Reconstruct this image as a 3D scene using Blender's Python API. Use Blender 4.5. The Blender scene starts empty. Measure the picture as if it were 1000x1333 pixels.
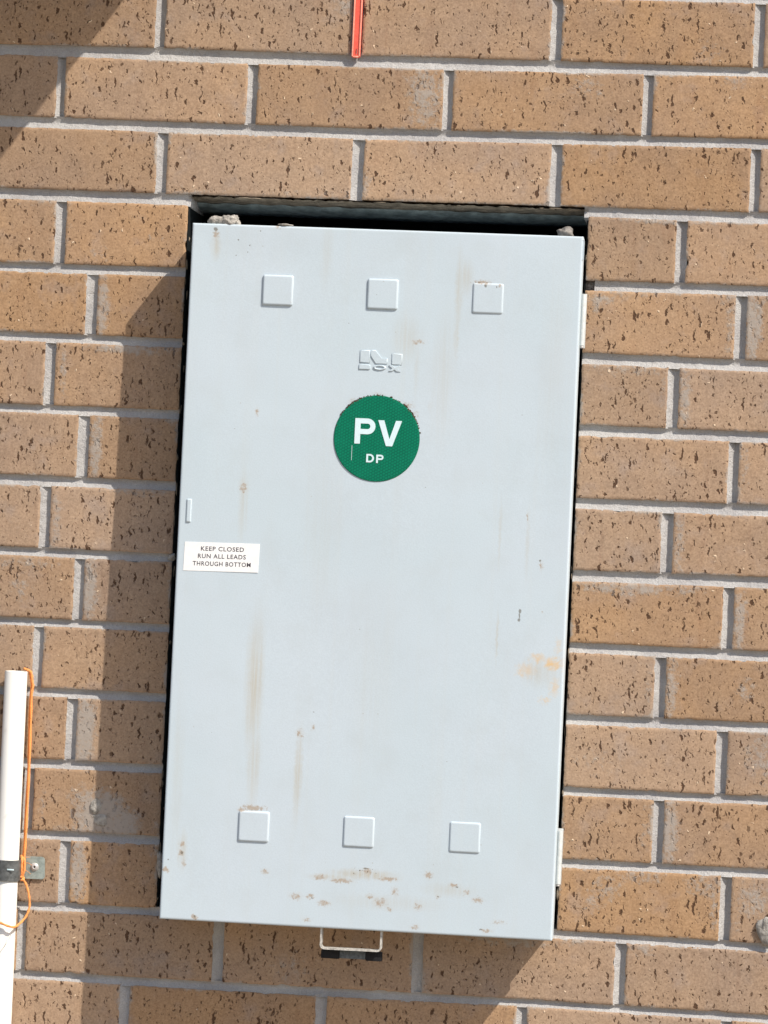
import bpy, bmesh, math, random
from mathutils import Vector, Matrix, noise
random.seed(7)
SC = bpy.context.scene
COL = SC.collection
MM = 0.001
ZB = 1.5                      # height of the meter box centre above the ground (m)

# ------------------------------------------------------------------ camera, sky, sun, exposure
yaw, pitch, roll = 0.0998819918809608, 0.011545415882526298, -0.044895685516131684
Rm = Matrix.Rotation(yaw, 3, 'Z') @ Matrix.Rotation(pitch, 3, 'X') @ Matrix(((math.cos(roll), 0, math.sin(roll)), (0, 1, 0), (-math.sin(roll), 0, math.cos(roll))))
cam = bpy.data.cameras.new('camera')
camo = bpy.data.objects.new('camera', cam)
COL.objects.link(camo)
right, fwd, up = Rm.col[0], Rm.col[1], Rm.col[2]
M4 = Matrix((right, up, -fwd)).transposed().to_4x4()
M4.translation = Vector((0.39898, -3.92947, 0.03442 + ZB))
camo.matrix_world = M4
cam.sensor_fit = 'VERTICAL'
cam.sensor_height = 24.0
cam.lens = 24.0 * 4290.0 / 1333.0
cam.clip_start = 0.1
cam.clip_end = 500
SC.camera = camo

SUN = Vector((1.35, -1.0, 1.86)).normalized()
el = math.asin(SUN.z)
az = math.atan2(SUN.x, SUN.y)
w = bpy.data.worlds.new('World')
SC.world = w
w.use_nodes = True
wn, wl = w.node_tree.nodes, w.node_tree.links
sky = wn.new('ShaderNodeTexSky')
sky.sky_type = 'NISHITA'
sky.sun_disc = False
sky.sun_elevation = el
sky.sun_rotation = az
sky.dust_density = 2.0
wl.new(sky.outputs[0], wn['Background'].inputs[0])
wn['Background'].inputs[1].default_value = 0.12
sl = bpy.data.lights.new('sun', 'SUN')
sl.energy = 4.2
sl.angle = math.radians(0.5)
sl.color = (1.0, 0.93, 0.83)
so = bpy.data.objects.new('sun', sl)
COL.objects.link(so)
so.rotation_euler = SUN.to_track_quat('Z', 'Y').to_euler()
SC.view_settings.view_transform = 'Standard'
SC.view_settings.look = 'None'
SC.view_settings.gamma = 1
SC.view_settings.use_curve_mapping = False
SC.view_settings.exposure = 0.41

# ------------------------------------------------------------------ helpers
def mesh_obj(name, verts, faces, mat, parent=None, smooth=False, loc=None):
    me = bpy.data.meshes.new(name)
    me.from_pydata([tuple(v) for v in verts], [], faces)
    me.materials.append(mat)
    if smooth:
        me.polygons.foreach_set('use_smooth', [True] * len(me.polygons))
    me.update()
    o = bpy.data.objects.new(name, me)
    COL.objects.link(o)
    if parent: o.parent = parent
    if loc: o.location = loc
    return o

def bm_obj(name, bm, mat, parent=None, smooth=False, loc=None):
    me = bpy.data.meshes.new(name)
    bm.normal_update()
    bm.to_mesh(me)
    bm.free()
    me.materials.append(mat)
    if smooth:
        me.polygons.foreach_set('use_smooth', [True] * len(me.polygons))
    o = bpy.data.objects.new(name, me)
    COL.objects.link(o)
    if parent: o.parent = parent
    if loc: o.location = loc
    return o

def empty(name, loc, rot=(0, 0, 0)):
    o = bpy.data.objects.new(name, None)
    COL.objects.link(o)
    o.location = loc
    o.rotation_euler = rot
    return o

def tag(o, label=None, cat=None, kind=None, group=None):
    if label: o['label'] = label
    if cat: o['category'] = cat
    if kind: o['kind'] = kind
    if group: o['group'] = group
    return o

def box_bm(x0, x1, y0, y1, z0, z1, bevel=0.0, seg=2, bm=None):
    own = bm is None
    b = bmesh.new()
    vs = [b.verts.new((x, y, z)) for x in (x0, x1) for y in (y0, y1) for z in (z0, z1)]
    for f in ((0, 1, 3, 2), (4, 6, 7, 5), (0, 4, 5, 1), (2, 3, 7, 6), (0, 2, 6, 4), (1, 5, 7, 3)):
        b.faces.new([vs[i] for i in f])
    bmesh.ops.recalc_face_normals(b, faces=b.faces)
    if bevel:
        bmesh.ops.bevel(b, geom=list(b.edges), offset=bevel, segments=seg, affect='EDGES', profile=0.6)
    if own: return b
    me = bpy.data.meshes.new('tmp')
    b.to_mesh(me); b.free()
    bm.from_mesh(me)
    bpy.data.meshes.remove(me)
    return bm

def tube(pts, r, n=10, closed_ends=True):
    """tube through points (list of Vectors), radius may be a list"""
    pts = [Vector(p) for p in pts]
    rs = r if isinstance(r, (list, tuple)) else [r] * len(pts)
    V, F = [], []
    prev = None
    for i, p in enumerate(pts):
        t = (pts[min(i + 1, len(pts) - 1)] - pts[max(i - 1, 0)]).normalized()
        if prev is None:
            a = Vector((0, -1, 0)) if abs(t.y) < .9 else Vector((1, 0, 0))
            nrm = (a - t * a.dot(t)).normalized()
        else:
            nrm = (prev - t * prev.dot(t)).normalized()
        prev = nrm
        bn = t.cross(nrm)
        for k in range(n):
            a = 2 * math.pi * k / n
            V.append(p + (nrm * math.cos(a) + bn * math.sin(a)) * rs[i])
    for i in range(len(pts) - 1):
        for k in range(n):
            F.append((i * n + k, i * n + (k + 1) % n, (i + 1) * n + (k + 1) % n, (i + 1) * n + k))
    if closed_ends:
        F.append(tuple(range(n - 1, -1, -1)))
        F.append(tuple((len(pts) - 1) * n + k for k in range(n)))
    return V, F

def catmull(P, sub=6):
    P = [Vector(p) for p in P]
    out = []
    for i in range(len(P) - 1):
        p0, p1, p2, p3 = P[max(i - 1, 0)], P[i], P[i + 1], P[min(i + 2, len(P) - 1)]
        for s in range(sub):
            t = s / sub
            out.append(0.5 * ((2 * p1) + (-p0 + p2) * t + (2 * p0 - 5 * p1 + 4 * p2 - p3) * t * t + (-p0 + 3 * p1 - 3 * p2 + p3) * t ** 3))
    out.append(P[-1])
    return out

def prism(outline, y0, y1, holes=None):
    """extrude 2-D outline (x,z) between y0 (front) and y1 (back)"""
    bm = bmesh.new()
    loops = [outline] + (holes or [])
    es = []
    for lp in loops:
        vs = [bm.verts.new((x, y0, z)) for x, z in lp]
        es += [bm.edges.new((vs[i], vs[(i + 1) % len(vs)])) for i in range(len(vs))]
    bmesh.ops.triangle_fill(bm, use_beauty=True, use_dissolve=False, edges=es)
    r = bmesh.ops.extrude_face_region(bm, geom=list(bm.faces))
    bmesh.ops.translate(bm, verts=[g for g in r['geom'] if isinstance(g, bmesh.types.BMVert)], vec=(0, y1 - y0, 0))
    bmesh.ops.recalc_face_normals(bm, faces=bm.faces)
    return bm

def lump(center, rad, seed, sub=3, amp=.35, freq=None):
    bm = bmesh.new()
    bmesh.ops.create_icosphere(bm, subdivisions=sub, radius=1.0)
    for v in bm.verts:
        d = v.co.normalized()
        n = noise.fractal(d * .9 + Vector((seed, seed * 1.7, 0)), 1.0, 2.3, 5)
        d = Vector((round(d.x * 4) / 4 * .3 + d.x * .7, d.y, round(d.z * 4) / 4 * .3 + d.z * .7))
        v.co = Vector((d.x * rad[0], d.y * rad[1], d.z * rad[2])) * (1 + amp * n)
        v.co += Vector(center)
    return bm

# ------------------------------------------------------------------ material helpers
class NT:
    def __init__(s, name, rough=.8, spec=.3):
        s.m = bpy.data.materials.new(name)
        s.m.use_nodes = True
        s.t = s.m.node_tree
        s.n = s.t.nodes
        s.b = s.n['Principled BSDF']
        s.b.inputs['Roughness'].default_value = rough
        s.b.inputs['Specular IOR Level'].default_value = spec
    def node(s, typ, **kw):
        x = s.n.new(typ)
        for k, v in kw.items(): setattr(x, k, v)
        return x
    def link(s, a, b): s.t.links.new(a, b)
    def put(s, inp, v):
        if hasattr(v, 'is_output') or isinstance(v, bpy.types.NodeSocket): s.link(v, inp)
        else: inp.default_value = v
    def coord(s, which='Object'): return s.node('ShaderNodeTexCoord').outputs[which]
    def vm(s, op, a, b=None, out=0):
        x = s.node('ShaderNodeVectorMath', operation=op)
        s.put(x.inputs[0], a)
        if b is not None: s.put(x.inputs[1], b)
        return x.outputs['Value'] if op in ('LENGTH', 'DOT_PRODUCT', 'DISTANCE') else x.outputs[0]
    def ma(s, op, a, b=None, c=None, clamp=False):
        x = s.node('ShaderNodeMath', operation=op, use_clamp=clamp)
        s.put(x.inputs[0], a)
        if b is not None: s.put(x.inputs[1], b)
        if c is not None: s.put(x.inputs[2], c)
        return x.outputs[0]
    def noise(s, vec, scale, detail=4, rough=.55, dist=0.0, out='Fac'):
        x = s.node('ShaderNodeTexNoise')
        s.link(vec, x.inputs['Vector'])
        x.inputs['Scale'].default_value = scale
        x.inputs['Detail'].default_value = detail
        x.inputs['Roughness'].default_value = rough
        x.inputs['Distortion'].default_value = dist
        return x.outputs[out]
    def voro(s, vec, scale, feature='F1', rnd=1.0):
        x = s.node('ShaderNodeTexVoronoi', feature=feature)
        s.link(vec, x.inputs['Vector'])
        x.inputs['Scale'].default_value = scale
        x.inputs['Randomness'].default_value = rnd
        return x
    def ramp(s, v, a, b, lo=0.0, hi=1.0, smooth=True):
        x = s.node('ShaderNodeMapRange')
        x.interpolation_type = 'SMOOTHSTEP' if smooth else 'LINEAR'
        s.put(x.inputs['Value'], v)
        x.inputs['From Min'].default_value = a
        x.inputs['From Max'].default_value = b
        x.inputs['To Min'].default_value = lo
        x.inputs['To Max'].default_value = hi
        return x.outputs[0]
    def mix(s, f, a, b, mode='MIX'):
        x = s.node('ShaderNodeMix', data_type='RGBA', blend_type=mode)
        s.put(x.inputs[0], f)
        for i, v in ((6, a), (7, b)):
            if isinstance(v, (tuple, list)) and len(v) == 3: v = (*v, 1)
            s.put(x.inputs[i], v)
        return x.outputs[2]
    def bump(s, h, dist, strength=1.0, prev=None):
        x = s.node('ShaderNodeBump')
        x.inputs['Distance'].default_value = dist
        x.inputs['Strength'].default_value = strength
        s.link(h, x.inputs['Height'])
        if prev is not None: s.link(prev, x.inputs['Normal'])
        return x.outputs[0]
    def done(s, col=None, rough=None, nrm=None):
        if col is not None:
            if isinstance(col, (tuple, list)) and len(col) == 3: col = (*col, 1)
            s.put(s.b.inputs['Base Color'], col)
        if rough is not None: s.put(s.b.inputs['Roughness'], rough)
        if nrm is not None: s.link(nrm, s.b.inputs['Normal'])
        return s.m

def brick_material():
    t = NT('clay_brick', .85, .2)
    info = t.node('ShaderNodeObjectInfo')
    P0 = t.coord('Object')
    off = t.node('ShaderNodeCombineXYZ')
    t.link(t.ma('MULTIPLY', info.outputs['Random'], 37.0), off.inputs[0])
    t.link(t.ma('MULTIPLY', info.outputs['Random'], 91.0), off.inputs[2])
    P = t.vm('ADD', P0, off.outputs[0])
    big = t.noise(P, 9, 3)
    mid = t.noise(P, 45, 4)
    fine = t.noise(P, 420, 3, .7)
    streak = t.noise(t.vm('MULTIPLY', P, (1, 1, .14)), 70, 3, .6)
    col = t.mix(t.ramp(big, .35, .68), (.372, .240, .142), (.325, .220, .145))
    col = t.mix(t.ramp(mid, .4, .75, 0, .35), col, (.43, .295, .185))
    col = t.mix(t.ramp(t.noise(P, 24, 4, .6), .52, .72, 0, .45), col, (.315, .245, .205))
    col = t.mix(t.ramp(streak, .56, .74, 0, .28), col, (.24, .13, .075))
    col = t.mix(t.ramp(fine, .3, .7, 0, 1), t.mix(1.0, col, (.90, .90, .90), 'MULTIPLY'), t.mix(1.0, col, (1.1, 1.1, 1.1), 'MULTIPLY'))
    # value shift from brick to brick
    hsv = t.node('ShaderNodeHueSaturation')
    t.put(hsv.inputs['Value'], t.ramp(info.outputs['Random'], 0, 1, .90, 1.07, False))
    t.put(hsv.inputs['Saturation'], t.ramp(t.ma('FRACT', t.ma('MULTIPLY', info.outputs['Random'], 7.3)), 0, 1, .86, 1.08, False))
    t.link(col, hsv.inputs['Color'])
    col = hsv.outputs[0]
    # drag pits: irregular dark holes, mostly upright
    warp = t.vm('SCALE', t.vm('SUBTRACT', t.noise(P, 130, 2, .6, out='Color'), (.5, .5, .5)))
    warp.node.inputs['Scale'].default_value = .0098
    Pw = t.vm('ADD', P, warp)
    dens = t.noise(P, 20, 2)
    def pits(scale, sx, sz, thr, size, tilt):
        rot = t.node('ShaderNodeMapping')
        rot.inputs['Rotation'].default_value = (0, tilt, 0)
        rot.inputs['Scale'].default_value = (sx, .5, sz)
        t.link(Pw, rot.inputs['Vector'])
        v = t.voro(rot.outputs[0], scale)
        sep = t.node('ShaderNodeSeparateColor')
        t.link(v.outputs['Color'], sep.inputs[0])
        rnd = t.ma('ADD', sep.outputs[0], t.ma('MULTIPLY', t.ma('SUBTRACT', dens, .5), 2.0))
        pick = t.ramp(rnd, thr, thr + .06)
        rad = t.ma('MULTIPLY_ADD', sep.outputs[1], size * .8, size * .45)
        inside = t.ma('SUBTRACT', 1.0, t.ma('DIVIDE', v.outputs['Distance'], rad))
        return t.ma('MULTIPLY', t.ramp(inside, 0.0, .45), pick)
    p1 = pits(142, 1.05, .42, .20, .24, .12)
    p2 = pits(235, 1.05, .50, .10, .26, -.2)
    p3 = pits(100, 1.7, .30, .62, .24, -.12)
    p4 = pits(370, 1.0, .7, .46, .28, .5)
    pit = t.ma('MAXIMUM', t.ma('MAXIMUM', p1, t.ma('MULTIPLY', p2, .8)), p3)
    mott = t.noise(P, 210, 3, .6)
    col = t.mix(t.ramp(mott, .32, .68), t.mix(1.0, col, (.91, .90, .89), 'MULTIPLY'), t.mix(1.0, col, (1.07, 1.07, 1.08), 'MULTIPLY'))
    col = t.mix(t.ma('MULTIPLY', p4, .55), col, (.12, .065, .035))
    col = t.mix(t.ma('MULTIPLY', pit, .92), col, (.070, .034, .018))
    # pale grit
    v = t.voro(t.vm('ADD', Pw, (.3, .1, .7)), 118)
    sep = t.node('ShaderNodeSeparateColor')
    t.link(v.outputs['Color'], sep.inputs[0])
    grit = t.ma('MULTIPLY', t.ramp(sep.outputs[0], .935, .945), t.ramp(v.outputs['Distance'], .23, .08))
    col = t.mix(t.ma('MULTIPLY', grit, .9), col, (.72, .56, .40))
    # mortar film left by the bricklayer
    sm = t.node('ShaderNodeAttribute', attribute_name='smear').outputs['Fac']
    film = t.ramp(t.ma('ADD', sm, t.ma('MULTIPLY', t.ma('SUBTRACT', t.noise(P, 130, 5, .75), .5), 2.6)), .30, 1.0)
    col = t.mix(t.ma('MULTIPLY', film, .78), col, (.345, .315, .285))
    hgt = t.ma('SUBTRACT', t.ma('MULTIPLY_ADD', mid, .25, t.ma('MULTIPLY', fine, .17)), t.ma('MAXIMUM', pit, t.ma('MULTIPLY', p4, .35)))
    hgt = t.ma('ADD', hgt, t.ma('MULTIPLY', t.ma('ADD', grit, t.ma('MULTIPLY', film, mid)), .5))
    n = t.bump(hgt, .0013, .9)
    return t.done(col, None, n)

def mortar_material():
    t = NT('mortar', .9, .15)
    P = t.coord('Object')
    a = t.noise(P, 14, 4)
    b = t.noise(P, 700, 3, .7)
    c = t.noise(P, 90, 5, .65)
    col = t.mix(t.ramp(a, .35, .65), (.360, .350, .348), (.440, .430, .418))
    col = t.mix(t.ramp(c, .45, .72, 0, .4), col, (.36, .335, .32))
    col = t.mix(t.ramp(b, .25, .75), t.mix(1.0, col, (.85, .85, .85), 'MULTIPLY'), t.mix(1.0, col, (1.1, 1.1, 1.1), 'MULTIPLY'))
    n = t.bump(t.ma('MULTIPLY_ADD', b, .35, t.ma('MULTIPLY_ADD', t.noise(P, 280, 4, .7), .6, c)), .0024, .9)
    return t.done(col, None, n)

# stains on the door, in door millimetres: (x, z, rx, rz, strength)
STREAK = [(8, -347, 58, 9, .75), (-30, -352, 40, 6, .5), (110, -360, 50, 12, .3), (40, -378, 90, 14, .25), (205, -100, 34, 26, .4), (89, 345, 7, 62, .6), (88, 290, 5, 50, .4), (96, 360, 14, 30, .4), (-132, -130, 15, 115, .75), (-135, -150, 5, 100, .3), (-128, -225, 12, 70, .5),
          (-75, -235, 7, 75, .6), (30, 285, 26, 40, .35), (-70, 380, 10, 60, .25), (-203, 385, 9, 22, .5),
          (43, 255, 5, 60, .22), (152, -60, 2.2, 45, .5), (150, 60, 3, 60, .25), (183, 50, 4, 60, .25), (-155, 80, 8, 60, .35), (-209, -330, 9, 34, .5),
          (75, 240, 20, 120, .22), (-60, 60, 30, 200, .12), (10, -120, 40, 160, .10), (-218, -250, 10, 150, .2), (205, 250, 22, 160, .12)]
RUST = [(219, -90, 15, 11, 1.15), (201, -84, 14, 8, .75), (187, -99, 17, 11, .62), (222, -117, 8, 18, .55), (212, -133, 9, 6, .7), (224, -70, 6, 14, .4)]
MUD = [(-203, 400, 6, 12, .8), (-209, -323, 5, 6, .95), (-210, -333, 5, 7, .95), (-206, -345, 4, 8, .6), (-227, -354, 7, 5, 1.0), (-156, 101, 9, 12, .72), (-144, 192, 5, 9, .7),
       (-75, -186, 8, 9, .7), (-60, -178, 4, 7, .7), (-109, -350, 8, 5, .8), (-71, -377, 13, 8, .72), (-44, -353, 14, 6, .85), (-17, -356, 22, 5, .95), (12, -343, 11, 6, .9),
       (36, -351, 22, 5, .9), (46, -365, 8, 10, .7), (-37, -383, 14, 6, .85), (-54, -376, 10, 5, .8), (84, -344, 9, 7, .9), (114, -354, 8, 5, .9), (96, -368, 5, 5, .7), (143, -370, 13, 6, .8),
       (129, -362, 8, 5, .7), (74, -381, 10, 9, .6), (29, -379, 14, 10, .75), (40, -386, 8, 5, .7), (16, -372, 8, 5, .7), (-190, -408, 6, 5, .95), (169, -394, 14, 5, .55), (155, -405, 12, 4, .75), (71, -405, 9, 5, .75), (-57, -404, 10, 5, .6),
       (-126, -276, 24, 6, .95), (-140, -279, 8, 4, .9), (116, 354, 18, 5, .9), (137, 350, 4, 5, .7), (43, 281, 14, 5, .75), (-130, 411, 6, 4, .9), (200, 24, 5, 9, .7), (181, 80, 2.5, 10, .7), (61, 205, 4, 9, .3),
       (-30, 208, 10, 6, .55), (34, 206, 14, 7, .6), (44, 196, 7, 8, .45), (0, 218, 20, 2, .4), (204, -30, 3, 3, .5)]
SPOT = [(177.5, -30, 2.4, 4, 1), (176.5, -40, 2.8, 3.4, 1), (177, -35, 1.4, 6, .8), (198, 30, 2, 2, .9), (-176, 394, 1.7, 1.7, .9), (-162, 388, 1.4, 1.4, .8), (-164, 380, 1.1, 1.1, .8), (-178, 376, 1.5, 1.5, .7),
        (-150, 405, 1.5, 1.5, .6), (120, 350, 3, 2.4, .9), (133, 349, 1.4, 2.4, .8), (-204, 406, 4, 3.5, .8), (-225, -342, 1.6, 1.6, .7), (96.5, -368, 2, 1.6, .9), (-52, -378, 2, 1.6, .8), (10, -340, 5, 1.5, .8), (118, -356, 3, 1.6, .7),
        (-190, -407, 2, 2, .8), (-209, -333, 2.6, 3, .7), (-8, 335, .8, .8, .7), (-40, 300, 1.1, 1.1, .6), (-170, 170, 1.2, 1.2, .5), (60, 110, 1.2, 1.2, .5), (-60, -160, 1.6, 1.2, .6), (-10, -60, 1.2, 1.2, .45),
        (100, -210, 1.2, 1.2, .45), (170, 200, 1.2, 1.2, .45), (-180, -190, 1.2, 1.2, .45), (148, -404, 3, 1.6, .8)]

def door_material():
    t = NT('powder_coated_steel', .42, .35)
    P = t.coord('Object')
    def mask(L, warpamt):
        Q = P
        if warpamt:
            wv = t.vm('SCALE', t.vm('SUBTRACT', t.noise(P, 180, 3, .6, out='Color'), (.5, .5, .5)))
            wv.node.inputs['Scale'].default_value = warpamt
            Q = t.vm('ADD', P, wv)
        acc = None
        for (x, z, rx, rz, s) in L:
            d = t.vm('MULTIPLY', t.vm('SUBTRACT', Q, (x * MM, 0, z * MM)), (1 / (rx * MM), 0, 1 / (rz * MM)))
            m = t.ramp(t.vm('LENGTH', d), 1.0, 0.0, 0.0, s)
            acc = m if acc is None else t.ma('MAXIMUM', acc, m)
        return acc
    vst = t.noise(t.vm('MULTIPLY', P, (1, 1, .03)), 260, 3, .6)
    vst2 = t.noise(t.vm('MULTIPLY', P, (1, 1, .02)), 60, 3, .6)
    hi = t.noise(P, 330, 4, .65)
    md = t.noise(P, 90, 4, .6)
    lo = t.noise(P, 5, 3)
    base = t.mix(t.ramp(lo, .3, .7), (.478, .560, .610), (.494, .565, .620))
    base = t.mix(t.ramp(vst2, .5, .75, 0, .12), base, (.50, .52, .50))
    grain = t.noise(P, 620, 2, .6)
    base = t.mix(t.ramp(grain, .3, .7), t.mix(1.0, base, (.965, .965, .965), 'MULTIPLY'), t.mix(1.0, base, (1.03, 1.03, 1.03), 'MULTIPLY'))
    base = t.mix(t.ramp(t.noise(P, 22, 4, .6), .45, .75, 0, .30), base, (.445, .50, .525))
    st = t.ma('MULTIPLY', mask(STREAK, .007), t.ramp(vst, .25, .7, .3, 1.25))
    st = t.ma('MULTIPLY', st, .92, clamp=True)
    base = t.mix(st, base, (.420, .385, .305))
    ru = mask(RUST, .022)
    base = t.mix(t.ma('MULTIPLY', t.ma('MULTIPLY', ru, t.ramp(md, .3, .62, .45, 1.05)), .85), base, (.62, .42, .20))
    mu = mask(MUD, .008)
    mud = t.ramp(t.ma('ADD', mu, t.ma('MULTIPLY', t.ma('SUBTRACT', hi, .5), 2.2)), .30, .85)
    mud = t.ma('MULTIPLY', mud, t.ramp(mu, 0, .12))
    base = t.mix(t.ma('MULTIPLY', mud, .9), base, (.31, .245, .19))
    halo = t.ma('MULTIPLY', mu, .38)
    base = t.mix(halo, base, (.47, .43, .37))
    sp = t.ramp(t.ma('ADD', mask(SPOT, .003), t.ma('MULTIPLY', t.ma('SUBTRACT', hi, .5), .8)), .15, .5)
    base = t.mix(t.ma('MULTIPLY', sp, .75), base, (.14, .13, .105))
    # peppering of tiny flecks
    v = t.voro(P, 55)
    sep = t.node('ShaderNodeSeparateColor')
    t.link(v.outputs['Color'], sep.inputs[0])
    fl = t.ma('MULTIPLY', t.ramp(sep.outputs[0], .86, .88), t.ramp(v.outputs['Distance'], .055, .03))
    base = t.mix(t.ma('MULTIPLY', fl, .4), base, (.30, .27, .22))
    n = t.bump(t.noise(P, 520, 2, .5), .00022, .35)
    rough = t.ma('ADD', t.ma('MULTIPLY', t.ma('MAXIMUM', mud, st), .3), .46)
    return t.done(base, rough, n)

def simple(name, col, rough=.6, spec=.4, var=.12, scale=120, bump=0.0, metal=0.0, bscale=None):
    t = NT(name, rough, spec)
    P = t.coord('Object')
    f = t.noise(P, scale, 4, .6)
    dark = tuple(c * (1 - var) for c in col)
    lite = tuple(min(1, c * (1 + var)) for c in col)
    t.b.inputs['Metallic'].default_value = metal
    n = t.bump(t.noise(P, bscale or scale * 3, 3, .6), bump, 1.0) if bump else None
    return t.done(t.mix(t.ramp(f, .3, .7), dark, lite), None, n)

def sign_material():
    t = NT('green_prismatic_sheeting', .5, .15)
    P = t.coord('Object')
    m = t.node('ShaderNodeMapping')
    m.inputs['Rotation'].default_value = (0, .5, 0)
    m.inputs['Scale'].default_value = (1, .0001, 1.0)
    t.link(P, m.inputs['Vector'])
    # hexagonal cells: staggered rows
    sep = t.node('ShaderNodeSeparateXYZ')
    t.link(m.outputs[0], sep.inputs[0])
    cell = .0036
    row = t.ma('DIVIDE', sep.outputs[2], cell * .866)
    ri = t.ma('FLOOR', row)
    sh = t.ma('MULTIPLY', t.ma('MODULO', t.ma('ADD', ri, 100), 2.0), .5)
    xx = t.ma('ADD', t.ma('DIVIDE', sep.outputs[0], cell), sh)
    fx = t.ma('SUBTRACT', t.ma('FRACT', t.ma('ADD', xx, 100)), .5)
    fz = t.ma('SUBTRACT', t.ma('FRACT', row), .5)
    d = t.ma('SQRT', t.ma('ADD', t.ma('MULTIPLY', fx, fx), t.ma('MULTIPLY', fz, fz)))
    edge = t.ramp(d, .30, .50)
    wear = t.noise(P, 60, 3)
    col = t.mix(edge, (.0005, .165, .088), (.0005, .105, .062))
    col = t.mix(t.ramp(wear, .45, .8, 0, .25), col, (.003, .21, .12))
    col = t.mix(t.ramp(t.noise(P, 900, 2), .62, .72, 0, .5), col, (.01, .25, .15))
    return t.done(col, None, t.bump(d, .0002, .3))

def pipe_material():
    t = NT('white_pvc', .35, .4)
    P = t.coord('Object')
    s = t.noise(t.vm('MULTIPLY', P, (1, 1, .08)), 120, 4, .6)
    g = t.noise(P, 60, 4, .6)
    col = t.mix(t.ramp(s, .45, .75, 0, .35), (.74, .725, .68), (.60, .575, .51))
    col = t.mix(t.ramp(g, .60, .78, 0, .4), col, (.52, .47, .39))
    return t.done(col, None, t.bump(t.noise(P, 500, 2), .0001, .5))

M_brick = brick_material()
M_mortar = mortar_material()
M_door = door_material()
M_sign = sign_material()
M_pipe = pipe_material()
M_white = simple('white_print', (.60, .74, .78), .45, .4, .03, 200)
M_sticker = simple('white_sticker', (.80, .80, .79), .5, .4, .03, 150)
M_ink = simple('dark_ink', (.035, .03, .045), .6, .3, .2, 900)
M_black = simple('plain_black', (.012, .012, .014), .75, .3, .2, 300, .0004)
M_greyfoam = simple('grey_catch_steel', (.10, .115, .125), .6, .4, .35, 260, .0006)
M_lintel = simple('weathered_lintel_steel', (.17, .21, .215), .6, .4, .35, 70, .0008)
M_cavity = simple('near_black_sheet', (.010, .013, .014), .9, .1, .3, 30)
M_dust = simple('dusty_bedding', (.20, .165, .125), .95, .1, .35, 90, .002)
M_hinge = simple('hinge_paint', (.54, .565, .56), .45, .4, .08, 200, .0002)
M_strap = simple('zinc_plated_strap', (.47, .45, .41), .5, .4, .3, 300, .0004, .1)
M_galv = simple('galvanised_saddle', (.27, .31, .285), .5, .5, .2, 180, .0003, .1)
M_galvdark = simple('dull_saddle_band', (.095, .10, .10), .5, .4, .35, 160, .0003, .1)
M_screw = simple('zinc_screw', (.50, .48, .46), .4, .5, .15, 400, .0002, .15)
M_string = simple('orange_builders_line', (.93, .33, .10), .7, .3, .18, 900, .0006, 0, 1800)
M_hair = simple('grey_thread', (.45, .42, .38), .8, .2, .1, 400)
M_red = simple('red_plastic', (.80, .11, .07), .4, .5, .15, 160, .0003)
M_redrim = simple('worn_red_plastic_rim', (.88, .34, .24), .4, .5, .15, 200, .0003)
M_lump = simple('pale_dried_mortar', (.33, .31, .28), .95, .1, .3, 160, .0020, 0, 260)
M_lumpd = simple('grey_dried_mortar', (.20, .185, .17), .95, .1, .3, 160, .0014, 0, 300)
M_crumb = simple('dirt', (.09, .065, .045), .95, .1, .4, 500, .001)
M_caster = simple('shade_caster_metal', (.50, .50, .48), .5, .4, .05, 20)
M_ground = simple('sandy_soil', (.30, .25, .19), .95, .1, .25, 3, .01, 0, 30)

# ------------------------------------------------------------------ ground
gr = mesh_obj('ground', [(-150, -150, 0), (150, -150, 0), (150, 150, 0), (-150, 150, 0)], [(0, 1, 2, 3)], M_ground)
tag(gr, 'bare sandy soil below the wall', kind='structure')

# ------------------------------------------------------------------ the brick wall
XL, XR = -972.0, 972.0
HL, HR = -249.0, 234.0         # meter box opening
def poly(pts):
    pts = sorted(pts)
    def f(x):
        if x <= pts[0][0]: return pts[0][1]
        if x >= pts[-1][0]: return pts[-1][1]
        for a, b in zip(pts, pts[1:]):
            if a[0] <= x <= b[0]: return a[1] + (b[1] - a[1]) * (x - a[0]) / (b[0] - a[0])
    return f
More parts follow.
